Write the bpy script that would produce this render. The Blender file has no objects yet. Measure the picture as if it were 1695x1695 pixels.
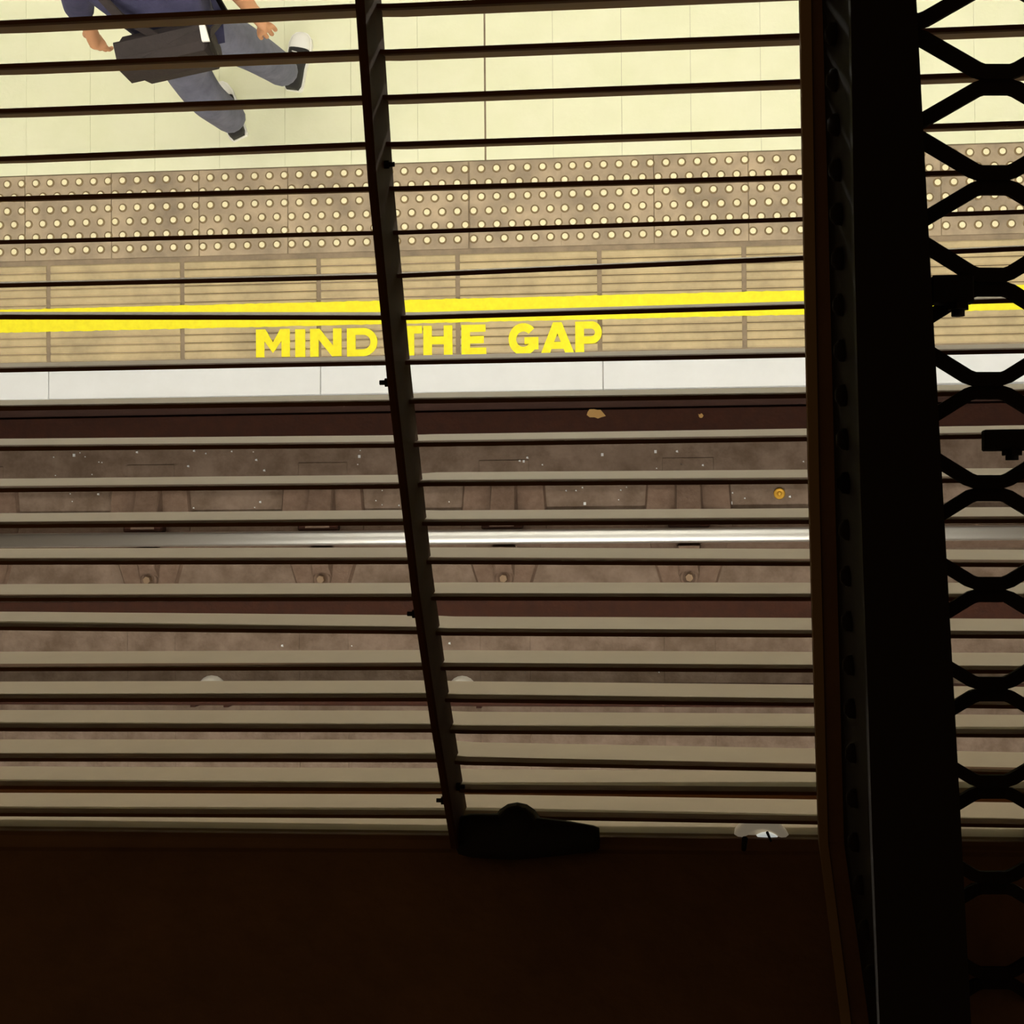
import bpy, bmesh, math, random
from mathutils import Vector, Matrix
random.seed(7)
SC = bpy.context.scene
COL = SC.collection
# ------------------------------------------------------------------ camera
F, CX, CY = 2400.0, 847.5, 847.5
H = 6.08                                   # lens height above the platform
NADIR, ROLL = (1087.0, 885.0), 0.008
_n = Vector(((NADIR[0]-CX)/F, (NADIR[1]-CY)/F, 1)).normalized()
_u = Vector((math.cos(ROLL), -math.sin(ROLL), 0)); _u = (_u - _n*_u.dot(_n)).normalized()
_v = _n.cross(_u)
def c2w(c): return Vector((c.dot(_u), -c.dot(_v), -c.dot(_n)))
def ray(px, py): return c2w(Vector(((px-CX)/F, (py-CY)/F, 1)))
CAMPOS = Vector((0, 0, H))
def P(px, py, z=0.0):
    r = ray(px, py); return CAMPOS + r*((z-H)/r.z)
cam = bpy.data.cameras.new('camera'); co = bpy.data.objects.new('camera', cam); COL.objects.link(co)
bx, by, bz = c2w(Vector((1,0,0))), c2w(Vector((0,-1,0))), c2w(Vector((0,0,-1)))
co.matrix_world = Matrix(((bx.x,by.x,bz.x,0),(bx.y,by.y,bz.y,0),(bx.z,by.z,bz.z,H),(0,0,0,1)))
cam.sensor_width = 36; cam.lens = F/1695*36; cam.clip_start = 0.02
SC.camera = co
# ------------------------------------------------------------------ world and exposure
w = bpy.data.worlds.new('dim_hall'); SC.world = w; w.use_nodes = True
w.node_tree.nodes['Background'].inputs[0].default_value = (1.0, 0.66, 0.34, 1)
w.node_tree.nodes['Background'].inputs[1].default_value = 0.075
vs = SC.view_settings
vs.view_transform = 'Standard'; vs.look = 'None'; vs.gamma = 1; vs.use_curve_mapping = False; vs.exposure = 0.0
LAMP_Y, LAMP_Z, LAMP_L = 1.75, 3.0, 71.0

# ------------------------------------------------------------------ helpers
def lin(r, g, b):
    f = lambda c: (c/255/12.92) if c/255 <= .04045 else ((c/255+.055)/1.055)**2.4
    return (f(r), f(g), f(b), 1)
def mat(name, col, rough=.7, metal=0, var=.0, scale=8, col2=None, bump=0, bscale=60, emit=None, spec=.5, stretch=None):
    m = bpy.data.materials.new(name); m.use_nodes = True; nt = m.node_tree; b = nt.nodes['Principled BSDF']
    b.inputs['Base Color'].default_value = col; b.inputs['Roughness'].default_value = rough
    b.inputs['Metallic'].default_value = metal; b.inputs['Specular IOR Level'].default_value = spec
    tc = nt.nodes.new('ShaderNodeTexCoord'); src = tc.outputs['Object']
    geo = nt.nodes.new('ShaderNodeNewGeometry'); src = geo.outputs['Position']
    if stretch:
        mp = nt.nodes.new('ShaderNodeMapping'); mp.inputs['Scale'].default_value = stretch
        nt.links.new(src, mp.inputs[0]); src = mp.outputs[0]
    if col2 is not None:
        n = nt.nodes.new('ShaderNodeTexNoise'); n.inputs['Scale'].default_value = scale; n.inputs['Detail'].default_value = 6
        n.inputs['Roughness'].default_value = .65
        nt.links.new(src, n.inputs['Vector'])
        rp = nt.nodes.new('ShaderNodeValToRGB'); rp.color_ramp.elements[0].position = .5-var; rp.color_ramp.elements[1].position = .5+var
        rp.color_ramp.elements[0].color = col; rp.color_ramp.elements[1].color = col2
        nt.links.new(n.outputs['Fac'], rp.inputs[0]); nt.links.new(rp.outputs[0], b.inputs['Base Color'])
    if bump:
        n2 = nt.nodes.new('ShaderNodeTexNoise'); n2.inputs['Scale'].default_value = bscale; n2.inputs['Detail'].default_value = 5
        nt.links.new(src, n2.inputs['Vector'])
        bp = nt.nodes.new('ShaderNodeBump'); bp.inputs['Strength'].default_value = bump; bp.inputs['Distance'].default_value = .01
        nt.links.new(n2.outputs['Fac'], bp.inputs['Height']); nt.links.new(bp.outputs[0], b.inputs['Normal'])
    if emit:
        b.inputs['Emission Color'].default_value = emit[0]; b.inputs['Emission Strength'].default_value = emit[1]
    return m
M = dict(
 slab=mat('cream_paving', lin(230,229,200), .75, var=.25, scale=3.5, col2=lin(221,222,186), bump=.08),
 joint=mat('paving_joint', lin(120,112,86), .9),
 tact=mat('tactile_tile', lin(184,164,136), .8, var=.17, scale=4, col2=lin(130,116,97), bump=.15),
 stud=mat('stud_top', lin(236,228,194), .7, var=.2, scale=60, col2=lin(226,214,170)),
 studside=mat('stud_side', lin(128,108,76), .85),  # dark skirt: dirt ring with stud shadow put into its colour
 rib=mat('ribbed_tile', lin(202,182,140), .8, var=.2, scale=5, col2=lin(160,144,112), bump=.15),
 groove=mat('tile_groove', lin(82,66,48), .9),
 grout=mat('grey_grout', lin(150,132,108), .9, var=.2, scale=12, col2=lin(120,106,88), bump=.2),
 yellow=mat('yellow_paint', lin(246,234,8), .55, var=.2, scale=30, col2=lin(232,218,0)),
 white=mat('white_paint', lin(217,218,219), .6, var=.2, scale=4, col2=lin(209,210,210)),
 face=mat('platform_face', lin(68,30,7), .95, var=.25, scale=6, col2=lin(44,18,4), bump=.4, bscale=25, stretch=(1,6,6)),
 splash=mat('dried_splash', lin(190,150,90), .9),
 bed=mat('track_bed', lin(126,107,92), .9, var=.16, scale=7, col2=lin(94,76,60), bump=.3, bscale=40),
 steel=mat('polished_rail', lin(240,238,232), .46, 1.0),
 rust=mat('rusty_iron', lin(116,94,78), .85, var=.2, scale=25, col2=lin(98,76,60), bump=.3),
 rust2=mat('dark_rust', lin(60,25,4), .95, var=.2, scale=20, col2=lin(46,18,3), bump=.2),
 bolt=mat('worn_bolt', lin(140,116,92), .6, .5),
 porc=mat('porcelain', lin(232,226,214), .3),
 brass=mat('brass_disc', lin(196,150,52), .4, .6),
 paint=mat('grille_paint', lin(158,133,97), .6, var=.25, scale=14, col2=lin(148,123,88)),
 dark=mat('dark_iron', lin(76,44,12), .8, var=.2, scale=20, col2=lin(60,34,9), spec=.2),
 cap=mat('dark_edge_band', lin(104,68,30), .8, var=.2, scale=20, col2=lin(88,56,24), spec=.15),
 strip=mat('lit_edge', lin(150,118,76), .8),
 dimwall=mat('dark_wall', lin(92,82,70), .9, bump=.1),
 black=mat('black_iron', lin(32,26,22), .8, spec=.1),
 ledge=mat('ledge_rust', lin(128,92,58), .9, var=.28, scale=5, col2=lin(96,68,46), bump=.4, bscale=30),
 lump=mat('black_lump', lin(20,16,13), .85, bump=.4, bscale=50),
 dome=mat('milky_dome', lin(240,238,230), .35, emit=((.93,1,.95,1), .38)),
 rim=mat('glow_rim', lin(200,180,150), .5, emit=((1,.85,.6,1), .12)),
 navy=mat('navy_jacket', lin(68,66,96), .85, var=.2, scale=12, col2=lin(48,48,76), bump=.2, bscale=40),
 jean=mat('grey_blue_trousers', lin(118,120,138), .85, var=.22, scale=14, col2=lin(92,94,112), bump=.3, bscale=30),
 skin=mat('skin', lin(206,150,110), .6),
 hair=mat('hair', lin(40,30,24), .7, bump=.4, bscale=80),
 bag=mat('bag_cloth', lin(52,42,40), .8, var=.2, scale=12, col2=lin(40,32,30), bump=.2),
 shoe=mat('black_canvas', lin(34,32,32), .8),
 rubber=mat('white_rubber', lin(240,238,232), .5),
 batten=mat('white_batten', lin(220,220,215), .5),
 tube=mat('fluorescent_tube', (1,1,1,1), .5, emit=((1.0, .975, .87, 1), LAMP_L)),
 tube2=mat('track_fill_tube', (1,1,1,1), .5, emit=((1.0, .965, .86, 1), LAMP_L*3.9)),
 ceil=mat('ceiling_paint', lin(200,196,184), .9, bump=.1),
)
def link(name, me, parent=None, m=None):
    o = bpy.data.objects.new(name, me); COL.objects.link(o)
    if m is not None and me is not None and not me.materials: me.materials.append(M[m])
    if parent: o.parent = parent
    return o
def tag(o, label=None, cat=None, group=None, kind=None):
    if label: o['label'] = label
    if cat: o['category'] = cat
    if group: o['group'] = group
    if kind: o['kind'] = kind
    return o
def empty(name, loc=(0,0,0)):
    o = bpy.data.objects.new(name, None); COL.objects.link(o); o.location = loc; o.empty_display_size = .05
    bpy.context.view_layer.update(); return o
def kid(name, me, parent, m=None):
    """child whose mesh is written in world coordinates"""
    o = link(name, me, parent, m); o.matrix_parent_inverse = Matrix.Translation(-parent_world(parent)); return o
def parent_world(p): return Vector(p.location) if p.parent is None else Vector((0,0,0))
def mesh(name, vs_, fs, smooth=False, mi=None):
    me = bpy.data.meshes.new(name); me.from_pydata([tuple(v) for v in vs_], [], fs); me.update()
    if smooth: me.polygons.foreach_set('use_smooth', [True]*len(me.polygons))
    if mi: me.polygons.foreach_set('material_index', mi)
    bm = bmesh.new(); bm.from_mesh(me); bmesh.ops.recalc_face_normals(bm, faces=bm.faces); bm.to_mesh(me); bm.free()
    return me
CUBEF = [(0,1,2,3),(7,6,5,4),(0,4,5,1),(1,5,6,2),(2,6,7,3),(3,7,4,0)]
def box(name, x0, x1, y0, y1, z0, z1, bev=0):
    me = mesh(name, [(x0,y0,z0),(x1,y0,z0),(x1,y1,z0),(x0,y1,z0),(x0,y0,z1),(x1,y0,z1),(x1,y1,z1),(x0,y1,z1)], CUBEF)
    if bev:
        bm = bmesh.new(); bm.from_mesh(me)
        bmesh.ops.bevel(bm, geom=bm.edges[:], offset=bev, segments=1, affect='EDGES'); bm.to_mesh(me); bm.free()
    return me
def merge(name, meshes, smooth=False):
    bm = bmesh.new()
    for m_ in meshes: bm.from_mesh(m_)
    me = bpy.data.meshes.new(name); bm.to_mesh(me); bm.free()
    for m_ in meshes: bpy.data.meshes.remove(m_)
    return me
def loft(name, secs, closed=True, smooth=False):
    """sections: list of equal-length point loops"""
    k = len(secs[0]); vs_ = [p for s in secs for p in s]; fs = []
    for i in range(len(secs)-1):
        for j in range(k if closed else k-1):
            a = i*k+j; b = i*k+(j+1)%k; fs.append((a,b,b+k,a+k))
    if closed: fs += [tuple(range(k)), tuple(range((len(secs)-1)*k, len(secs)*k))]
    return mesh(name, vs_, fs, smooth)
def cyl(name, a, b, r0, r1=None, seg=12, smooth=True):
    a, b = Vector(a), Vector(b); r1 = r0 if r1 is None else r1
    d = (b-a).normalized(); s = d.orthogonal().normalized(); t = d.cross(s)
    ring = lambda c, r: [c + (s*math.cos(2*math.pi*i/seg) + t*math.sin(2*math.pi*i/seg))*r for i in range(seg)]
    me = loft(name, [ring(a,r0), ring(b,r1)])
    if smooth:
        for p in me.polygons: p.use_smooth = len(p.vertices) == 4
    return me
def lathe(name, prof, c, seg=20):
    return loft(name, [[(c[0]+r*math.cos(2*math.pi*i/seg), c[1]+r*math.sin(2*math.pi*i/seg), c[2]+z) for i in range(seg)] for r, z in prof], smooth=True)
def skin(name, verts, edges, sub=2):
    """verts: [(pos, radius or (rx,ry))]; grown with a Skin modifier, baked to a mesh"""
    me = bpy.data.meshes.new('tmp'); me.from_pydata([tuple(v[0]) for v in verts], edges, []); me.update()
    o = bpy.data.objects.new('tmp', me); COL.objects.link(o)
    o.modifiers.new('s', 'SKIN').use_smooth_shade = True
    sv = me.skin_vertices[0].data
    for i, v in enumerate(verts):
        r = v[1]; sv[i].radius = (r, r) if not isinstance(r, tuple) else r; sv[i].use_root = (i == 0)
    mo = o.modifiers.new('d', 'SUBSURF'); mo.levels = sub
    bpy.context.view_layer.update()
    dg = bpy.context.evaluated_depsgraph_get()
    out = bpy.data.meshes.new_from_object(o.evaluated_get(dg)); out.name = name; out.materials.clear()
    bpy.data.objects.remove(o); bpy.data.meshes.remove(me)
    out.polygons.foreach_set('use_smooth', [True]*len(out.polygons))
    return out

# ------------------------------------------------------------------ platform
X0, X1 = -5.2, 4.4
Yw_bot = P(700, 650.0).y                      # platform edge
Y_wt = P(0, 616).y
Y_rb, Y_rt = P(0, 601).y, P(0, 441).y         # ribbed tiles
Y_tb, Y_tt = P(0, 433).y, P(0, 293).y         # tactile tiles
Y_y0, Y_y1 = P(0, 551).y, P(0, 513).y
floor = link('floor', box('floor', X0, X1, Yw_bot+.01, 6.0, -.30, -.006), None, 'grout'); tag(floor, kind='structure')
fl0 = floor
# paving slabs
sw = P(915.5,130).x - P(803,130).x
xj = P(802.5, 130).x; k0 = int((X0-xj)/sw)-1
rows = [(Y_tt+.003, Y_tt+.92), (Y_tt+.923, Y_tt+1.84), (Y_tt+1.843, Y_tt+2.76), (Y_tt+2.763, 6.0)]
slabme = {}
for r, (ya, yb) in enumerate(rows):
    for k in range(k0, 200):
        xa = xj + k*sw
        if xa > X1: break
        if r and k % 2: continue
        g = .0004 if (k % 2) else .0007
        wdt = sw if r == 0 else 2*sw
        ga = .0042 if (k == 0) else g; gb = .0042 if (k == -1) else g
        me = slabme.get((r, ga, gb))
        if me is None:
            me = box('paving_slab', ga, wdt-gb, ya, yb, -.05, 0); slabme[(r, ga, gb)] = me
        o = link('paving_slab', me, floor, 'slab'); o.location.x = xa; o.location.z = random.uniform(-.0008, .0004)
# tactile tiles
tw = (P(1238,256).x - P(41,296).x)/8
tx = P(41, 296).x; th = Y_tt - Y_tb
def stud_mesh():
    prof = [(.0200,-.002),(.0185,.002),(.0125,.0056),(.0108,.006)]
    seg = 12; vs_, fs, mi = [], [], []
    for r, z in prof: vs_ += [(r*math.cos(2*math.pi*i/seg), r*math.sin(2*math.pi*i/seg), z) for i in range(seg)]
    for a in range(3):
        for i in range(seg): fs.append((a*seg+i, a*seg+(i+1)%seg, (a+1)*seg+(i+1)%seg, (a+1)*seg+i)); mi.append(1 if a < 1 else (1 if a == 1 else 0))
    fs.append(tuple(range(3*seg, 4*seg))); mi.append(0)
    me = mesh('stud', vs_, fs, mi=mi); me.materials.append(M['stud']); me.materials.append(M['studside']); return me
SM = stud_mesh()
TM = box('tactile_tile', .0012, tw-.0012, 0, th-.002, -.05, .0, .0015)
px_, py_ = tw/6.0, th/6.15
for k in range(-10, 20):
    xa = tx + k*tw
    if xa > X1-.4 or xa < X0: continue
    t = link('tactile_tile', TM, floor, 'tact'); t.location = (xa, Y_tb, random.uniform(-.0008,.0008))
    if k == 5: t.location.x += .004
    inview = -2 <= k <= 12
    pts = [( (i+.5)*px_ + (-.23 if (j % 2) else .29)*px_, th - .034 - j*py_*.985) for j in range(6) for i in range(6)]
    if inview:
        for (sx, sy) in pts:
            s = link('stud', SM, t); s.location = (sx, sy, 0)
    else:
        ms = []
        for (sx, sy) in pts:
            c = SM.copy(); c.transform(Matrix.Translation((sx, sy, 0))); ms.append(c)
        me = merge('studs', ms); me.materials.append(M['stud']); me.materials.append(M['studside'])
        tag(link('studs', me, t), kind='stuff')
# ribbed tiles
rw = (P(1232,495).x - P(80,520).x)/5; rx = P(80, 520).x; rh = Y_rt - Y_rb
NR = 12
def ribbed():
    vs_, fs, mi = [], [], []
    g = .0075; x0, x1 = .010, rw-.010; pitch = rh/NR
    vv = lambda x, y, z: (vs_.append((x,y,z)), len(vs_)-1)[1]
    prof = []
    for i in range(NR):
        y = i*pitch
        prof += [(y+g*.2,-.006),(y+g,0),(y+pitch-g,0),(y+pitch-g*.2,-.006)]
    prof = [(0,-.04)] + prof + [(rh,-.04)]
    a = [vv(x0,y,z) for y,z in prof]; b = [vv(x1,y,z) for y,z in prof]
    for i in range(len(prof)-1):
        fs.append((a[i], b[i], b[i+1], a[i+1])); mi.append(1 if prof[i][1] < 0 and prof[i+1][1] < 0 else 0)
    fs.append(tuple(a)); mi.append(0); fs.append(tuple(b)); mi.append(0)
    me = mesh('ribbed_tile', vs_, fs, mi=mi); me.materials.append(M['rib']); me.materials.append(M['groove']); return me
RM = ribbed()
for k in range(-12, 20):
    xa = rx + k*rw
    if xa > X1-.6 or xa < X0: continue
    t = link('ribbed_tile', RM, floor); t.location = (xa, Y_rb, random.uniform(-.001, .0006))
# yellow line: paint that follows the ribs, with slightly ragged edges
def ragged(name, xa, xb, ya, yb, z0, z1, n, amp):
    top = [(xa+(xb-xa)*i/n, yb+random.uniform(-amp,amp)) for i in range(n+1)]
    bot = [(xa+(xb-xa)*i/n, ya+random.uniform(-amp,amp)) for i in range(n+1)]
    vs_ = [(x,y,z1) for x,y in bot]+[(x,y,z1) for x,y in top]+[(x,y,z0) for x,y in bot]+[(x,y,z0) for x,y in top]
    m_ = n+1; fs = []
    for i in range(n):
        fs += [(i,i+1,m_+i+1,m_+i),(2*m_+i,2*m_+i+1,i+1,i),(m_+i,m_+i+1,3*m_+i+1,3*m_+i)]
    fs += [(0,m_,3*m_,2*m_),(n,m_+n,3*m_+n,2*m_+n)]
    return mesh(name, vs_, fs)
link('painted_line', ragged('painted_line', X0, X1, Y_y0, Y_y1, -.006, .0018, 500, .0016), floor, 'yellow')
# lettering MIND THE GAP
def poly(pts): return ('p', pts)
def arcband(cx, cy, ro, ri, a0, a1, n=14, sx=1.0):
    o = [(cx+sx*ro*math.cos(math.radians(a0+(a1-a0)*i/n)), cy+ro*math.sin(math.radians(a0+(a1-a0)*i/n))) for i in range(n+1)]
    q = [(cx+sx*ri*math.cos(math.radians(a0+(a1-a0)*i/n)), cy+ri*math.sin(math.radians(a0+(a1-a0)*i/n))) for i in range(n+1)]
    return ('b', o, q)
R_ = lambda x0,y0,x1,y1: poly([(x0,y0),(x1,y0),(x1,y1),(x0,y1)])
GL = {  # width, shapes (unit cap height)
 'M': (1.22, [R_(0,0,.30,1), R_(.92,0,1.22,1), poly([(.0,1),(.34,1),(.61,.52),(.61,.14)]), poly([(1.22,1),(.61,.14),(.61,.52),(.88,1)])]),
 'I': (.34, [R_(0,0,.34,1)]),
 'N': (1.12, [R_(0,0,.30,1), R_(.82,0,1.12,1), poly([(0,1),(.34,1),(1.12,.0),(.78,0)])]),
 'D': (1.06, [R_(0,0,.30,1), R_(.28,.76,.56,1), R_(.28,0,.56,.24), arcband(.56,.5,.5,.26,-90,90)]),
 'T': (.98, [R_(0,.74,.98,1), R_(.34,0,.64,.76)]),
 'H': (1.02, [R_(0,0,.30,1), R_(.72,0,1.02,1), R_(.28,.37,.74,.63)]),
 'E': (.86, [R_(0,0,.30,1), R_(.28,.76,.84,1), R_(.28,.38,.78,.62), R_(.28,0,.86,.24)]),
 'G': (1.06, [arcband(.52,.5,.52,.25,42,335,22), R_(.56,.34,1.05,.56), R_(.80,.16,1.05,.40)]),
 'A': (1.18, [poly([(0,0),(.31,0),(.74,1),(.44,1)]), poly([(.87,0),(1.18,0),(.74,1),(.44,1)]), R_(.28,.16,.90,.38)]),
 'P': (.90, [R_(0,0,.30,1), R_(.28,.77,.56,1), R_(.28,.30,.56,.53), arcband(.56,.65,.35,.115,-90,90)]),
}
def letter(ch, px0, px1, pyt, pyb):
    wd, shapes = GL[ch]
    a = P(px0, pyb, 0); b = P(px1, pyb, 0); c = P(px0, pyt, 0); hh = c.y-a.y; ww = b.x-a.x
    vs_, fs = [], []
    zz = [0]
    tr = lambda q, z: (a.x + q[0]/wd*ww, a.y + q[1]*hh, z+zz[0])
    for s in shapes:
        loops = [s[1]] if s[0] == 'p' else [[s[1][i], s[1][i+1], s[2][i+1], s[2][i]] for i in range(len(s[1])-1)]
        for L in loops:
            n = len(L); o = len(vs_); zz[0] += .00004
            vs_ += [tr(q, -.006) for q in L] + [tr(q, .0022) for q in L]
            fs += [tuple(range(o+n, o+2*n))] + [(o+i, o+(i+1)%n, o+n+(i+1)%n, o+n+i) for i in range(n)]
    me = mesh('letter', vs_, fs)
    o = link('painted_letter', me, floor, 'yellow'); o['label'] = 'yellow painted capital ' + ch; return o
for ch, a, b, t, bt in [('M',424,480,545.5,591.5),('I',489,505.5,545,591),('N',513.5,565.5,544.5,590.5),('D',574.5,625,543.5,590),
        ('T',661,699,540,589),('H',701,749,539.5,588.5),('E',764,805,538,588),('G',842,892,536.5,587.5),('A',895,951,534,586.5),('P',952.5,996,532.5,585)]:
    letter(ch, a, b, t, bt)
# white nosing blocks
nb = P(530,635).x - P(80,637).x; nx = P(80.5,637).x
NM = box('nosing_block', .0012, nb-.0012, Yw_bot, Y_wt, -.09, .003, .003)
for k in range(-5, 8):
    xa = nx + k*nb
    if xa < X0-.2 or xa > X1-.9: continue
    o = link('nosing_block', NM, floor, 'white'); o.location.x = xa; o.location.z = random.uniform(-.0006,.0006)
# platform face down to the track
ZB = -1.05
wall = link('wall_front', box('wall_front', X0, X1, Yw_bot+.012, Yw_bot+.3, ZB, -.092), None, 'face'); tag(wall, kind='structure')
# ------------------------------------------------------------------ track
bed = link('track_bed', box('track_bed', X0, X1, -4.2, Yw_bot+.02, ZB-.2, ZB), None, 'bed'); tag(bed, kind='structure')
ct = P(700, 726, ZB).y
e = empty('cable_trough', (0, ct, ZB)); kid('channel', box('channel', X0, X1, ct, Yw_bot+.01, ZB, ZB+.05, .006), e, 'rust2'); kid('lid', box('lid', X0, X1, ct+.02, Yw_bot+.0, ZB+.05, ZB+.062), e, 'rust2')
for (px, py), rr in (((988,684), .042), ((1160,688), .014)):
    c_ = P(px, py, ZB+.062); n = 13; ring = []
    for i in range(n):
        q = 2*math.pi*i/n; k_ = rr*random.uniform(.5, 1.1); ring.append((c_.x+k_*math.cos(q)*1.2, c_.y+k_*math.sin(q)*.75, ZB+.0615))
    kid('splash_mark', loft('splash_mark', [ring, [(x, y, z+.0015) for x, y, z in ring]]), e, 'splash')
tag(e, 'dark brown cable trough along foot of platform face', 'trough')
st0, st1 = P(700, 1030, ZB).y, P(700, 994, ZB).y
tag(link('timber_strip', box('timber_strip', X0, X1, st0, st1, ZB, ZB+.012, .004), None, 'rust2'), 'long reddish brown strip on track bed between the rails', 'strip')
ZR = -.885
def rail(name, yc, top, body):
    prof_b = [(-.07,0),(.07,0),(.07,.012),(.012,.035),(.010,.112),(.034,.125),(-.034,.125),(-.010,.112),(-.012,.035),(-.07,.012)]
    e = empty(name, (0, yc, ZR-.165))
    z0 = ZR-.165
    kid('web', loft('web', [[(x, yc+a, z0+b) for a, b in prof_b] for x in (X0, X1)]), e, body)
    hp = [(-.034,.122),(-.036,.140),(-.033,.152)] + [(-.030+.060*i/8, .158+.007*(1-((i-4)/4)**2)) for i in range(9)] + [(.033,.152),(.036,.140),(.034,.122)]
    me = loft('head', [[(x, yc+a, z0+b) for a, b in hp] for x in (X0, X1)], smooth=True)
    kid('rail_head', me, e, top)
    return e
yr1 = P(700, 889.5, ZR).y
tag(rail('running_rail', yr1, 'steel', 'rust'), 'shiny running rail nearest the platform edge', 'rail')
yr2 = yr1 - 1.505
tag(rail('running_rail', yr2, 'steel', 'rust'), 'running rail farther from the platform, beside the dark ledge', 'rail')
yc4 = P(345, 1146, -.86).y
e4 = empty('conductor_rail', (0, yc4, -.93))
kid('rail_bar', box('rail_bar', X0, X1, yc4-.062, yc4+.045, -.93, -.84, .008), e4, 'rust2')
tag(e4, 'rust brown conductor rail on white insulators mid track', 'rail')
xi0 = P(345, 1146, -.95).x; dxi = P(763,1146,-.95).x - xi0
for k in range(-1, 2):
    c = (xi0+k*dxi, yc4, ZB)
    e = empty('insulator', c)
    kid('pot', lathe('pot', [(.055,0),(.066,.02),(.070,.05),(.06,.09),(.05,.12),(.03,.122)], c), e, 'porc')
    for s_ in (-1, 1): kid('bracket', box('bracket', c[0]+s_*.085-.012, c[0]+s_*.085+.012, yc4-.085, yc4+.03, ZB, ZB+.09), e, 'rust2')
    tag(e, {0:'white insulator under conductor rail, left of the slanting grille bar', 1:'white insulator under conductor rail, just right of slanting grille bar', -1:'white insulator under conductor rail beyond the left frame edge', 2:'white insulator under conductor rail hidden behind the slats near column'}[k], 'insulator', 'conductor rail insulators')
# rail chairs
chx = [P(x, 905, ZB).x for x in (250, 535, 835, 1140)]
dch = (chx[3]-chx[0])/3
allch = [chx[0]-2*dch, chx[0]-dch] + chx + [chx[3]+dch, chx[3]+2*dch]
nm = ['', 'leftmost', 'second from left', 'third from left', 'fourth from left', 'rightmost, past the column']
def chair_meshes():
    y0 = yr1
    plate = loft('base_plate', [[(-.20,.30,0),(.20,.30,0),(.22,.04,0),(.13,-.26,0),(.05,-.30,0),(-.05,-.30,0),(-.13,-.26,0),(-.22,.04,0)],
                                [(-.19,.29,.022),(.19,.29,.022),(.21,.04,.03),(.12,-.25,.022),(.045,-.285,.022),(-.045,-.285,.022),(-.12,-.25,.022),(-.21,.04,.03)]])
    jaw = loft('jaw', [[(-.065,.28,.02),(.065,.28,.02),(.075,.05,.02),(-.075,.05,.02)], [(-.055,.25,.05),(.055,.25,.05),(.06,.05,.13),(-.06,.05,.13)]])
    jaw2 = loft('jaw', [[(-.06,-.05,.02),(.06,-.05,.02),(.05,-.2,.02),(-.05,-.2,.02)], [(-.05,-.05,.11),(.05,-.05,.11),(.04,-.15,.06),(-.04,-.15,.06)]])
    key = box('key', -.10, .10, .036, .072, .05, .125, .008)
    b0 = lathe('washer', [(.045,.022),(.045,.034),(.032,.040),(.030,.034)], (0,-.205,0), 16); b1 = cyl('bolt', (0,-.205,.03), (0,-.205,.07), .022, .019, 6, False)
    b2 = cyl('bolt', (0.11,.20,.02), (.11,.20,.05), .024, .02, 6, False); b3 = cyl('bolt', (-.11,.20,.02), (-.11,.20,.05), .024, .02, 6, False)
    return [('base_plate',plate,'rust'),('jaw',jaw,'rust'),('jaw',jaw2,'rust'),('key',key,'rust2'),('washer',b0,'rust'),('bolt',b1,'bolt')]
CM = chair_meshes()
def add_chair(x, y, flip, label):
    e = empty('rail_chair', (x, y, ZB))
    if flip: e.rotation_euler.z = math.pi
    for n_, me, m_ in CM: link(n_, me, e, m_)
    tag(e, label, 'rail chair', 'rail chairs along the track')
cl = ['cast rail chair out of frame on the left side', 'cast rail chair at the left frame edge', 'leftmost whole rail chair on the shiny running rail',
      'rail chair second from left, just left of slanting grille bar', 'rail chair third from left, first right of slanting grille bar',
      'rail chair nearest the dark column, left of it', 'rail chair hidden behind the dark column', 'rail chair out beyond the column on right']
for x, l in zip(allch, cl): add_chair(x, yr1, False, l)
# sleepers flush in the concrete
for i, x in enumerate(allch):
    o = link('sleeper', box('sleeper', x-.125, x+.125, yr2-.45, yr1+.38, ZB-.02, ZB+.004, .003), bed, 'bed')
# litter
c = P(1290, 817, ZB)
e = empty('brass_disc', c)
kid('disc', lathe('disc', [(.027,0),(.028,.006),(.022,.008),(.018,.005)], c, 18), e, 'brass'); kid('hub', lathe('hub', [(.011,.0),(.010,.011),(.004,.012)], c, 12), e, 'brass')
tag(e, 'small round brass disc lying on the track bed', 'disc')
lit = []
for _ in range(90):
    x, y = random.uniform(-60, 1330), random.uniform(745, 850) if random.random() < .8 else random.uniform(1050,1130)
    q = P(x, y, ZB); s = random.choice([.003,.003,.004,.006]); lit.append(loft('l', [[(q.x-s,q.y-s*.6,ZB),(q.x+s,q.y-s,ZB),(q.x+s*.7,q.y+s,ZB),(q.x-s*.9,q.y+s*.7,ZB)],[(q.x-s*.8,q.y-s*.5,ZB+s),(q.x+s*.8,q.y-s*.8,ZB+s),(q.x+s*.5,q.y+s*.8,ZB+s),(q.x-s*.7,q.y+s*.6,ZB+s)]]))
for px, py, s in ((968,834,.006),(1210,833,.006),(123,754,.006),(595,756,.006),(867,764,.005),(1085,748,.006),(997,753,.006)):
    q = P(px, py, ZB); lit.append(box('l', q.x-s, q.x+s, q.y-s, q.y+s*1.4, ZB, ZB+s))
tag(link('litter_specks', merge('litter_specks', lit), None, 'white'), 'tiny white specks of litter scattered on the track bed', 'litter', kind='stuff')

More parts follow.
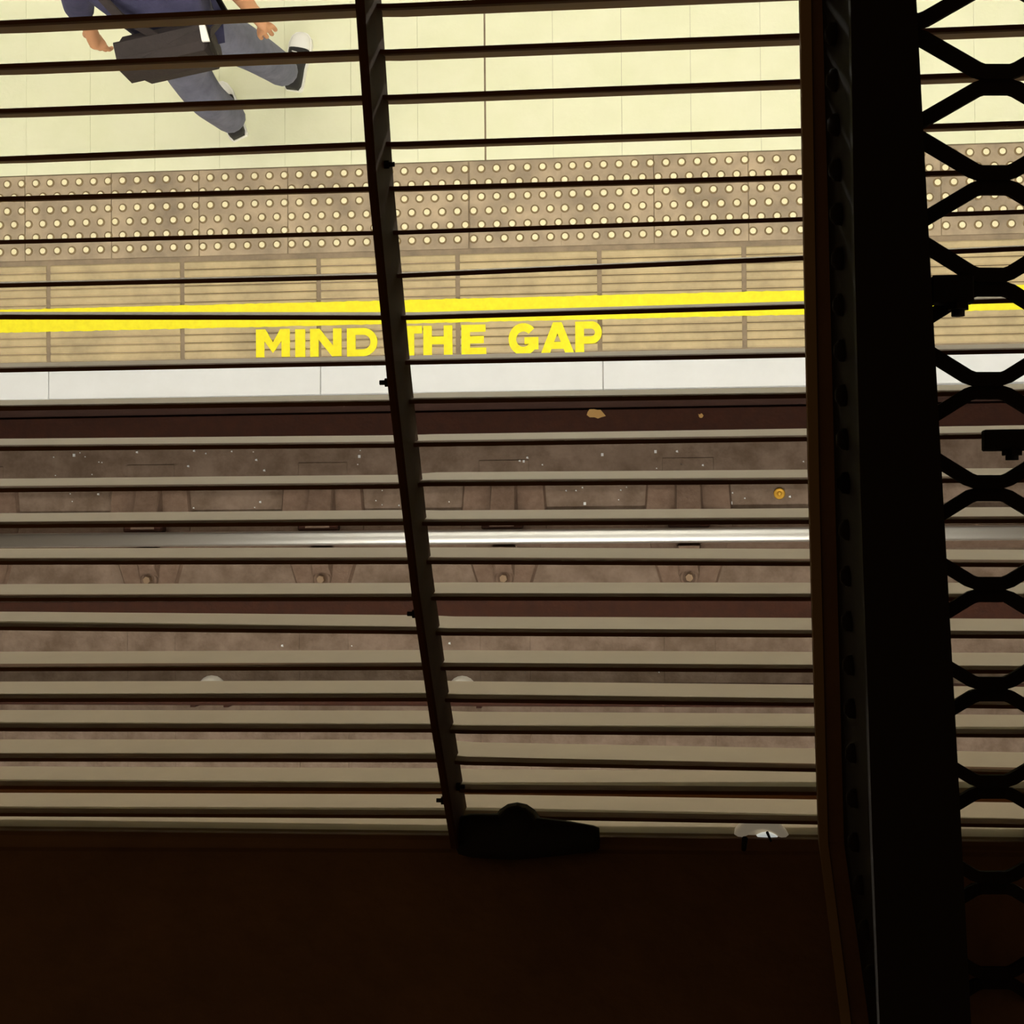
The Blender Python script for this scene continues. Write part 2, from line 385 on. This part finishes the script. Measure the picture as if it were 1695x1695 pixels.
# ------------------------------------------------------------------ platform lamps and the ceiling they hang from
ceil = link('ceiling', box('ceiling', X0, X1, 1.45, 6.0, 3.75, 3.9), None, 'ceil'); tag(ceil, kind='structure')
ORD = ['first','second','third','fourth','fifth']
def lamp(x, y, lab):
    e = empty('strip_lamp', (x, y, LAMP_Z))
    kid('batten', box('batten', x-.78, x+.78, y-.02, y+.02, LAMP_Z+.05, LAMP_Z+.09, .004), e, 'batten')
    for s in (-1, 1):
        kid('rod', cyl('rod', (x+s*.6, y, LAMP_Z+.09), (x+s*.6, y, 3.75), .006), e, 'batten')
        kid('end_cap', box('end_cap', x+s*.765-.012, x+s*.765+.012, y-.022, y+.022, LAMP_Z-.03, LAMP_Z+.06), e, 'batten')
    kid('tube', cyl('tube', (x-.755, y, LAMP_Z), (x+.755, y, LAMP_Z), .022, None, 12), e, 'tube')
    tag(e, lab, 'lamp', 'strip lamps over the platform')
for i in range(5): lamp(-4.1+i*1.86, LAMP_Y, ORD[i]+' strip lamp from left in front row over platform')
for i in range(5): lamp(-4.1+i*1.86, 4.2, ORD[i]+' strip lamp from left in back row over platform')

wb_ = link('wall_back', box('wall_back', X0, X1, -4.2, -3.4, ZB, 4.2), None, 'dimwall'); tag(wb_, kind='structure')  # wall colour kept dark to cut light bounced onto the slats
def track_fill_lamp(x, lab):  # unseen strip lamps added to brighten the track bed
    z = 3.6; y = -3.30
    e = empty('track_fill_strip', (x, y-.1, z))
    kid('batten', box('batten', x-.78, x+.78, -3.40, -3.36, z-.02, z+.02, .004), e, 'batten')
    for s_ in (-1, 1): kid('end_cap', box('end_cap', x+s_*.765-.012, x+s_*.765+.012, -3.37, y+.022, z-.022, z+.022), e, 'batten')
    kid('tube', cyl('tube', (x-.755, y, z), (x+.755, y, z), .022, None, 12), e, 'tube2')
    tag(e, lab, 'lamp', 'strip lamps added to light the track')
for i in range(5): track_fill_lamp(-4.1+i*1.86, ORD[i]+' added strip lamp from left, unseen, lighting the track from far wall')

# ------------------------------------------------------------------ louvre grille
def depth(s):
    k = s+.55; return 1.25 + .14*k + .27*k*abs(k)
def S(px, py, off=0.0):
    """point on the curved grille surface under a pixel, lifted by off towards the lens"""
    r = ray(px, py); r = r/(-r.z); lo, hi = .3, 3.0
    for _ in range(50):
        m_ = (lo+hi)/2
        if m_ < depth(-r.y*m_)-off: lo = m_
        else: hi = m_
    return CAMPOS + r*lo
def vdir(y): return ray(NADIR[0], 330+.16*(y-150)).normalized()   # the way a slat runs deep: square to the curved grille
VD = vdir(700)                 # the way the slats run deep
WD = Vector((1,0,0)).cross(VD).normalized()
if WD.y < 0: WD = -WD
L_ = [(45,17,595),(116,92,592),(188,166,597),(264,240,602),(329,312.6,607),(401,386,615),(473,458.6,621),(525.6,526.5,628),(613,601,634),(676,667,640),
      (742,736.6,648),(810,804,655),(869,864,663),(929,928,670),(990,988.5,680),(1037,1043.7,688),(1105,1103,695),(1156,1155,703),(1204,1206,712),
      (1254,1255.5,720),(1299,1303,730),(1344,1347.7,738)]
R2 = [(17,-12),(92,65),(165,139),(240,217.5),(312,293),(385,363),(456.5,428),(526.5,508),(600,588),(664,655),(735,726),(800,796),(865,862),(928,931),
      (988,989),(1046,1049),(1103.5,1107),(1156.5,1163),(1208,1212),(1260,1271),(1305,1309),(1348,1357)]
OFF = [-7.5,-6.5,-4.5,-1.5,0,0,0,0,.5,1,1.5,2,2.5,3,3,3.5,3.5,3.5,4,4,5,5]
grille = empty('louvre_grille', S(680, 900))
tag(grille, 'beige louvre grille of long curved-out slats with slanting bar', 'grille')
SLD, SLT = .071, .0036
def slat(pts, y):
    secs = []; VD = vdir(y); WD = Vector((1,0,0)).cross(VD).normalized(); WD = -WD if WD.y < 0 else WD
    for q in pts:
        h = WD*SLT/2; b = VD*.0012
        secs.append([q-h+b, q-h*.5, q+h*.5, q+h+b, q+h+VD*SLD, q-h+VD*SLD])
    so = kid('slat', loft('slat', secs), grille, 'paint')
    caps = []
    for q in pts:                     # dark bar added because shading alone leaves the edge band soft
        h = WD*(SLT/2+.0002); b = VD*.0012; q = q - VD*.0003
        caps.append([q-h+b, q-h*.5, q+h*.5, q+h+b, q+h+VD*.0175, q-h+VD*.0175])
    kid('dark_edge_bar', loft('dark_edge_bar', caps), so, 'cap')
for (l0, l1, lx), (r0, r1), o in zip(L_, R2, OFF):
    m_ = (lx+60, (l1+r0)/2)
    sl = (l1-l0)/lx; sr = (r1-r0)/(1325-(lx+50))
    slat([S(-900, l0+o-sl*900*.6), S(0, l0+o), S(lx, l1+o), S(lx+50, r0+o), S(1325, r1+o), S(1700, r1+sr*375+o), S(2500, r1+sr*1175+o)], l0)
for k in (1,2,3,4):
    slat([S(-900, 72-75*k), S(0, 39-75*k), S(620, 11-75*k), S(1325, -18-77*k), S(2500, -68-78*k)], -75*k)
# last slat, its near edge met by the ledge
slat([S(-900,1376), S(0,1379), S(745,1387), S(1350,1394), S(2500,1408)], 1380)
# the slanting bar
ML = [(560,-350),(587,0),(608,299),(640,630),(680,980),(712,1200),(746,1405)]
BT = .0080
secs = []
for px, py in ML:
    n0 = S(px, py, .062); r = Vector((1,0,0))
    secs.append([n0+VD*.002, n0+r*.002, n0+r*(BT-.002), n0+r*BT+VD*.002, n0+r*BT+VD*.085, n0+VD*.085])
kid('bar', loft('bar', secs), grille, 'dark')
def barpt(py, deep=.0):
    for (xa, ya), (xb, yb) in zip(ML, ML[1:]):
        if ya <= py <= yb:
            return S(xa+(xb-xa)*(py-ya)/(yb-ya), py, .062) + VD*deep
# bolts through the bar
for px, py, side in ((648,272,1),(635,635,-1),(684,1021,-1),(733,1332,-1),(763,1332,1)):
    b = barpt(py-4 if side > 0 else py, .045 if side > 0 else .012)
    a = Vector((b.x + (BT if side > 0 else 0), b.y, b.z))
    d = Vector((side,0,0))
    bo_ = kid('bolt', cyl('bolt', a, a+d*.009, .0022, None, 8), grille, 'black'); kid('nut', cyl('nut', a, a+d*.004, .0042, None, 6, False), bo_, 'black')

# ------------------------------------------------------------------ dark ledge below the grille
def station(px):
    f = lambda a, b, c: a + (b-a)*px/745 if px < 745 else b + (c-b)*(px-745)/605
    y0 = f(1375, 1383, 1390); y1 = f(1402, 1405, 1409)
    a = S(px, y0, .004); b = S(px, y1, .02); 
    r = ray(px, 2050); c = CAMPOS + r*(1.28/(-r.z))
    return a, b, c
secs = []
for px in (-1100, -300, 0, 745, 1350, 1800, 2600):
    a, b, c = station(px)
    secs.append([a, a+Vector((0,-.004,.004)), b, b+Vector((0,-.003,.006)), c, c+Vector((0,0,-.16)), a+Vector((0,-.05,-.16)), a+Vector((0,-.004,-.09))])
led = link('ledge_beam', loft('ledge_beam', secs), None, 'ledge')
tag(led, 'dark rust brown beam ledge closing the foot of the grille', 'beam')

# unseen girder added to keep wall lamp light off the slats
ga = station(0)[0]
gd = empty('light_block_girder', (0, ga.y-.25, ga.z-1.18))
kid('web', box('web', -3.2, 3.2, ga.y-.26, ga.y-.23, ga.z-1.15, ga.z-.17), gd, 'ledge'); kid('flange', box('flange', -3.2, 3.2, ga.y-.34, ga.y-.15, ga.z-1.18, ga.z-1.15), gd, 'ledge'); tag(gd, 'added unseen girder under the dark ledge blocking light to the slats', 'girder')

# ------------------------------------------------------------------ dark column
colm = empty('column', S(1340, 1300))
tag(colm, 'dark iron column standing in front of the grille', 'column')
st = [(-400,1312,1404,1497),(0,1322,1408,1517),(400,1329,1414,1538),(800,1337,1424,1560),(1200,1348,1438,1582),(1390,1354,1444,1592),(1667,1388,1455,1606),(2050,1430,1470,1632)]
DN = 1.05
def near(px, py, d): r = ray(px, py); return CAMPOS + r*(d/(-r.z))
nf, ff, wb = [], [], []
for y, xl, xa, xb in st:
    A = near(xa, y, DN); B = near(xb, y, DN); dn = Vector((0,0,-.012))
    nf.append([A, B, B+dn, A+dn])
    Lp = S(xl, y, .03) if y <= 1400 else near(xl, y, 1.5-.18*(y-1400)/650)
    wd = B.x - A.x
    up = Vector((0,0,.014))
    ff.append([Lp+up, Lp+up+Vector((wd,0,0)), Lp+Vector((wd,0,0)), Lp])
    mx = wd*.47
    wt = Vector((.004,0,0)); a = A+Vector((mx,0,-.01)); b = Lp+Vector((mx,0,.01))
    wb.append([a-wt, a+wt, b+wt, b-wt])
kid('near_flange', loft('near_flange', nf), colm, 'black')
kid('far_flange', loft('far_flange', ff), colm, 'ledge')
kid('lit_edge_strip', loft('lit_edge_strip', [[f[0]+Vector((-.0005,0,.003)), f[0]+Vector((.0085,0,.003)), f[0]+Vector((.0085,0,-.004)), f[0]+Vector((-.0005,0,-.004))] for f in ff]), colm, 'strip')  # paler strip added, the flange edge's lit look put into colour
kid('web', loft('web', wb), colm, 'black')
# small dark domes added at even spacing along the web
def dome(name, c, ax, r, seg=10):
    ax = Vector(ax); s = ax.orthogonal().normalized(); t = ax.cross(s)
    return loft(name, [[c+ax*h+(s*math.cos(2*math.pi*i/seg)+t*math.sin(2*math.pi*i/seg))*rr for i in range(seg)] for rr, h in ((r,-.004),(r*.9,.004),(r*.45,.008))], smooth=True)
for i in range(22):
    y = 60 + i*74
    for (s0, s1), (w0, w1) in zip(zip(st, st[1:]), zip(wb, wb[1:])):
        if s0[0] <= y <= s1[0]:
            t = (y-s0[0])/(s1[0]-s0[0]); a = w0[0].lerp(w1[0], t); b = w0[3].lerp(w1[3], t)
            kid('web_dome', dome('web_dome', a.lerp(b, .70)+Vector((-.001,0,0)), (-1,0,0), .010), colm, 'black')

# ------------------------------------------------------------------ expanded metal screen right of the column
scr = empty('mesh_screen', S(1640, 640, .2))
tag(scr, 'black expanded metal screen right of the dark column', 'screen')
MO = .22
ys_b = [-204,-38,130,297,466,638,808,976,1141,1303,1462,1620]
def strand(pts, wpx=19):
    """flat strip of metal along pixel points, real width and thickness"""
    c = [S(x, y, MO) for x, y in pts]; secs = []
    for i, q in enumerate(c):
        t = (c[min(i+1,len(c)-1)]-c[max(i-1,0)]).normalized()
        n = Vector((0,0,1)); n = (n-t*n.dot(t)).normalized(); sd = t.cross(n)*(.0054)
        secs.append([q-sd, q+sd, q+sd-n*.006, q-sd-n*.006])
    kid('strand', loft('strand', secs), scr, 'black')
for i, yb in enumerate(ys_b):
    yn_ = ys_b[i+1] if i+1 < len(ys_b) else yb+160
    ya = (yb+yn_)/2; pit = yn_-yb
    bx0 = 1655-.030*min(640, max(0, yb))+.012*max(0, yb-640)
    hw, dxn, bo = 27, 155, 12.5-.0026*max(0, yb)
    for cx_ in (bx0, bx0+2*dxn, bx0+4*dxn):
        for s in (-1, 1):        # the two strands that touch in one bond
            ye = yb + s*(pit/2-bo); yc_ = yb + s*bo
            strand([(cx_-dxn-hw, ye), (cx_-dxn+hw-6, ye), (cx_-dxn+hw+6, ye-s*4), (cx_-hw-6, yc_+s*4), (cx_-hw+6, yc_), (cx_+hw-6, yc_), (cx_+hw+6, yc_+s*4), (cx_+dxn-hw-6, ye-s*4), (cx_+dxn-hw+6, ye), (cx_+dxn+hw, ye)])
# clips holding the screen
def clip(px, py, wpx, hpx, label):
    q = S(px, py, MO+.012); k = 1.15/F
    e = empty('screen_clip', q)
    kid('plate', box('plate', q.x-wpx*k/2, q.x+wpx*k/2, q.y-hpx*k/2, q.y+hpx*k/2, q.z-.012, q.z, .001), e, 'black')
    kid('bolt', cyl('bolt', q+Vector((.004,-hpx*k*.35,-.004)), q+Vector((.004,-hpx*k*.95,-.004)), .005, None, 8), e, 'black'); kid('nut', cyl('nut', q+Vector((.004,-hpx*k*.5,-.004)), q+Vector((.004,-hpx*k*.72,-.004)), .0085, None, 6, False), e, 'black')
    tag(e, label, 'clip')
clip(1668, 728, 72, 34, 'black clip with bolt on the metal screen at right edge')
clip(1578, 478, 64, 44, 'black clip block fixing the metal screen to the column')

# ------------------------------------------------------------------ things lying on the ledge
def onledge(px, py, lift=0.0): return S(px, py, .02+lift)
q0, q1 = S(752, 1382, .03), S(992, 1388, .03)
ax = (q1-q0); secs = []
for t, r, lift in ((0,.010,0),(.03,.020,0),(.12,.023,.001),(.30,.024,.002),(.45,.0235,.003),(.6,.021,.002),(.8,.0175,.0),(.96,.0135,-.001),(1,.011,-.002)):
    c = q0+ax*t+Vector((0,0,lift)); up = -ray(870,1385).normalized(); sd = Vector((0,1,0)); sd = (sd-up*sd.dot(up)).normalized()
    secs.append([c+(up*math.sin(2*math.pi*i/14)*.8+sd*math.cos(2*math.pi*i/14))*r for i in range(14)])
e = empty('debris_lump', q0.lerp(q1,.5))
kid('body', loft('body', secs, smooth=True), e, 'lump')
hc = S(852, 1379, .045)
kid('hump', lathe('hump', [(.027,-.03),(.025,-.014),(.021,-.006),(.013,.001),(.004,.003)], hc, 16), e, 'lump')
tag(e, 'black lump of debris lying on the ledge beside slanting bar', 'debris')
q = S(1262, 1411, .004)
e = empty('glow_dome', q)  # dome and rim are given a faint glow of their own
kid('rim', lathe('rim', [(.034,-.03),(.034,-.012),(.030,-.004),(.026,-.002),(.022,-.010)], q, 28), e, 'rim')
kid('dome', lathe('dome', [(.021,-.012),(.019,-.004),(.014,.0),(.007,.003),(.002,.0035)], q+Vector((.006,0,0)), 24), e, 'dome')
tag(e, 'small glowing round dome peeping over the ledge near column', 'lamp')
for (xa, ya), (xb, yb), rr in (((1233,1388),(1231,1406),.0032),((1270,1378),(1276,1392),.0016)):
    o = link('wire_end', cyl('wire_end', S(xa,ya,.032), S(xb,yb,.028), rr, rr*.8, 8), None, 'lump')
    tag(o, 'thick black wire end before the small glowing dome' if rr > .003 else 'thin black wire end before the small glowing dome', 'wire')

# ------------------------------------------------------------------ person on the platform
pel = P(300, 44, .93)
lk, rk = P(338, 160, .50), P(418, 84, .52)
la, ra = P(384, 196, .11), P(472, 118, .11)
lh, rh_ = pel+Vector((-.085,-.01,-.04)), pel+Vector((.085,.01,-.04))
ch = pel+Vector((-.01,.05,.36)); nk = pel+Vector((0,.08,.55)); hd = pel+Vector((0,.12,.66)); tp = pel+Vector((0,.13,.79))
lsh, rsh = ch+Vector((-.19,.0,.10)), ch+Vector((.19,.02,.10))
lel, lwr = P(128, 6, 1.13), P(150, 50, .98)
rel, rwr = P(392, -18, 1.10), P(420, 22, .98)
pe = empty('person', P(440, 148, 0))
tag(pe, 'person in navy top and grey-blue trousers walking away across the platform', 'person')
def hand(wr, fwd, side, up):
    """vertices and edges of a hand growing from the wrist"""
    vs_ = [(wr+fwd*.05, (.020,.036)), (wr+fwd*.085, (.016,.038))]; ed = [(-1,0),(0,1)]
    for i, (o, l) in enumerate(((-.03,.062),(-.01,.074),(.011,.070),(.03,.054))):
        b = wr+fwd*.085+side*o; k = len(vs_)
        vs_ += [(b+fwd*.012, .0095), (b+fwd*(.012+l*.5)-up*.010, .009), (b+fwd*(.012+l*.85)-up*.034, .0078)]
        ed += [(1,k),(k,k+1),(k+1,k+2)]
    k = len(vs_)
    vs_ += [(wr+fwd*.035-side*.036-up*.006, .011), (wr+fwd*.072-side*.052-up*.016, .0095), (wr+fwd*.098-side*.046-up*.024, .008)]
    ed += [(0,k),(k,k+1),(k+1,k+2)]
    return vs_, ed
V_, E_ = [], []
def av(p, r): V_.append((p, r)); return len(V_)-1
iP = av(pel, (.125,.09)); iC = av(ch, (.14,.095)); iW = av(pel.lerp(ch,.5), (.12,.085)); E_ += [(iP,iW),(iW,iC)]
iN = av(nk, .055); iH0 = av(hd, (.062,.068)); iH1 = av(hd.lerp(tp,.5)+Vector((0,.01,0)), (.075,.092)); iH2 = av(tp, (.055,.065)); E_ += [(iC,iN),(iN,iH0),(iH0,iH1),(iH1,iH2)]
for sh, el, wr, sg in ((lsh,lel,lwr,-1),(rsh,rel,rwr,1)):
    a = av(sh,.055); b = av(el,.040); c = av(wr,(.024,.028)); E_ += [(iC,a),(a,b),(b,c)]
    fwd = (wr-el).normalized(); up = Vector((0,0,1)); up = (up-fwd*up.dot(fwd)).normalized(); side = fwd.cross(up)*(1 if sg > 0 else -1)
    hv, he = hand(wr, fwd, side, up); o = len(V_); V_ += hv; E_ += [(c if i == -1 else i+o, j+o) for i, j in he]
for hp, kn, an in ((lh,lk,la),(rh_,rk,ra)):
    a = av(hp,.078); b = av(kn,.052); c = av(an,.036); E_ += [(iP,a),(a,b),(b,c)]
kid('body', skin('body', V_, E_, 2), pe, 'skin')
# face
fc = hd.lerp(tp,.4)+Vector((0,.085,0))
kid('nose', lathe('nose', [(.004,.02),(.010,.0),(.014,-.022),(.006,-.03)], fc+Vector((0,.012,0)), 10), pe, 'skin')
for s in (-1,1):
    kid('eye', lathe('eye', [(.002,-.009),(.009,-.004),(.009,.004),(.002,.009)], fc+Vector((s*.032,-.006,.022)), 10), pe, 'rubber')
    kid('ear', lathe('ear', [(.006,-.03),(.014,-.01),(.015,.015),(.005,.03)], hd.lerp(tp,.45)+Vector((s*.083,.01,0)), 10), pe, 'skin')
kid('mouth', box('mouth', fc.x-.024, fc.x+.024, fc.y-.004, fc.y+.006, fc.z-.054, fc.z-.046, .002), pe, 'rust')
hv = [(hd.lerp(tp,.15)+Vector((0,-.035,0)), (.070,.06)), (hd.lerp(tp,.6)+Vector((0,-.022,0)), (.088,.094)), (tp+Vector((0,-.005,.012)), (.070,.08))]
kid('hair', skin('hair', hv, [(0,1),(1,2)], 2), pe, 'hair')
# trousers
tv = [(pel+Vector((0,0,.06)), (.165,.125)), (pel+Vector((0,-.01,-.06)), (.16,.125))]
tv += [(lh.lerp(lk,.35),.098),(lk,.083),(lk.lerp(la,.6),.076),(la+Vector((0,0,-.03)),.070), (rh_.lerp(rk,.35),.098),(rk,.083),(rk.lerp(ra,.6),.076),(ra+Vector((0,0,-.03)),.070)]
kid('trousers', skin('trousers', tv, [(0,1),(1,2),(2,3),(3,4),(4,5),(1,6),(6,7),(7,8),(8,9)], 2), pe, 'jean')
# top
jv = [(pel.lerp(ch,.45), (.160,.112)), (pel+Vector((0,-.005,.05)), (.172,.122)), (ch, (.18,.125)), (ch.lerp(nk,.7), (.085,.075)),
      (lsh,.082), (lsh.lerp(lel,.55),.068), (lel,.060), (lel.lerp(lwr,.45),.052), (rsh,.082), (rsh.lerp(rel,.6),.066), (rel.lerp(rsh,.15),.058)]
kid('top', skin('top', jv, [(0,1),(0,2),(2,3),(2,4),(4,5),(5,6),(6,7),(2,8),(8,9),(9,10)], 2), pe, 'navy')
# shoes
def shoe(hx, tx_, lab):
    h_, t_ = P(*hx, 0), P(*tx_, 0); d = (t_-h_); d.z = 0; L = d.length; d.normalize(); s = Vector((-d.y, d.x, 0))
    half = [(0,.028),(.04,.036),(.18,.038),(.40,.037),(.62,.046),(.80,.047),(.92,.038),(.985,.022),(1,.008)]
    out = lambda z, g: [h_+d*(L*a)+s*(b+g)+Vector((0,0,z)) for a, b in half] + [h_+d*(L*a)-s*(b+g)+Vector((0,0,z)) for a, b in reversed(half)]
    PAR = [pe]
    def upper(a0, a1, nm_, g, mt):
        secs = []; n = 10
        hgt = [(0,.085),(.1,.095),(.3,.095),(.45,.085),(.62,.066),(.8,.055),(.93,.045),(1,.03)]
        def ip(tb, a):
            for (p0,q0_),(p1,q1_) in zip(tb, tb[1:]):
                if p0 <= a <= p1: return q0_+(q1_-q0_)*(a-p0)/(p1-p0)
        for k in range(n+1):
            a = a0+(a1-a0)*k/n; b = ip(half, a)+g; z = ip(hgt, a)+g
            secs.append([h_+d*(L*a)+s*(b*math.cos(math.pi*i/8))+Vector((0,0,.02+(z-.02)*math.sin(math.pi*i/8)**.6)) for i in range(9)])
        return kid(nm_, loft(nm_, secs, smooth=True), PAR[0], mt)
    up_ = upper(0, .72, 'shoe', -.001, 'shoe'); PAR[0] = up_
    upper(.70, 1, 'toe_cap', .0, 'rubber')
    kid('sole', loft('sole', [out(.0,.004), out(.028,.004)]), up_, 'rubber')
    for k in range(4):
        a = .46+k*.065; z = .09-.012*k-.0
        c = h_+d*(L*a)+Vector((0,0,z))
        kid('lace', cyl('lace', c-s*.02, c+s*.02+d*.006, .003, None, 6), up_, 'rubber')
shoe((399,231), (362,140), 'left'); shoe((487,152), (503,57), 'right')
# shoulder bag
bc = P(284, 86, 1.07); a = math.radians(10)
u = Vector((math.cos(a), math.sin(a), 0)); f_ = Vector((-math.sin(a), math.cos(a), 0)); z_ = Vector((0.0,0,1))
be = empty('shoulder_bag', bc)
def bagsec(z, wx, dy, sh):
    return [bc+u*(wx*sx+sh)+f_*(dy*sy)+z_*z for sx, sy in ((-1,-.55),(-.85,-1),(.85,-1),(1,-.55),(1,.55),(.85,1),(-.85,1),(-1,.55))]
kid('pouch', loft('pouch', [bagsec(-.14,.12,.03,.0), bagsec(-.125,.15,.05,0), bagsec(0,.165,.062,0), bagsec(.09,.165,.055,0), bagsec(.115,.155,.03,0)]), be, 'bag')
fl = [bc+u*x+f_*y+z_*z for x, y, z in ((-.168,.03,.118),(.168,.03,.118),(.168,-.06,.105),(.168,-.068,-.02),(-.168,-.068,-.02),(-.168,-.06,.105))]
kid('flap', loft('flap', [fl, [p+Vector((0,0,0))-f_*.006+z_*.004 for p in fl]]), be, 'bag')
tg = P(337, 53, 1.197)
tq = [tg+u*x+f_*y for x, y in ((-.012,-.03),(.014,-.034),(.008,.03),(-.012,.032))]
kid('buckle_tag', loft('buckle_tag', [tq, [p-z_*.012 for p in tq]]), be, 'rubber')
sp = [bc+u*.15+z_*.1, pel+Vector((.12,-.150,.16)), pel.lerp(ch,.5)+Vector((.02,-.150,.02)), ch+Vector((-.08,-.142,.03)), ch+Vector((-.15,-.06,.17)), ch+Vector((-.12,.08,.18)), ch+Vector((0,.15,-.02)), pel+Vector((.12,.15,.15)), pel+Vector((.2,.0,.1)), bc+u*.17+z_*.09]
secs = []
for i, q in enumerate(sp):
    t = (sp[min(i+1,len(sp)-1)]-sp[max(i-1,0)]).normalized(); o_ = (q-pel.lerp(ch,.5)); o_ = (o_-t*o_.dot(t)).normalized(); sd = t.cross(o_)*.02
    secs.append([q-sd, q+sd, q+sd+o_*.005, q-sd+o_*.005])
kid('strap', loft('strap', secs), be, 'bag')
tag(be, 'dark shoulder bag slung across the walking person\'s back', 'bag')
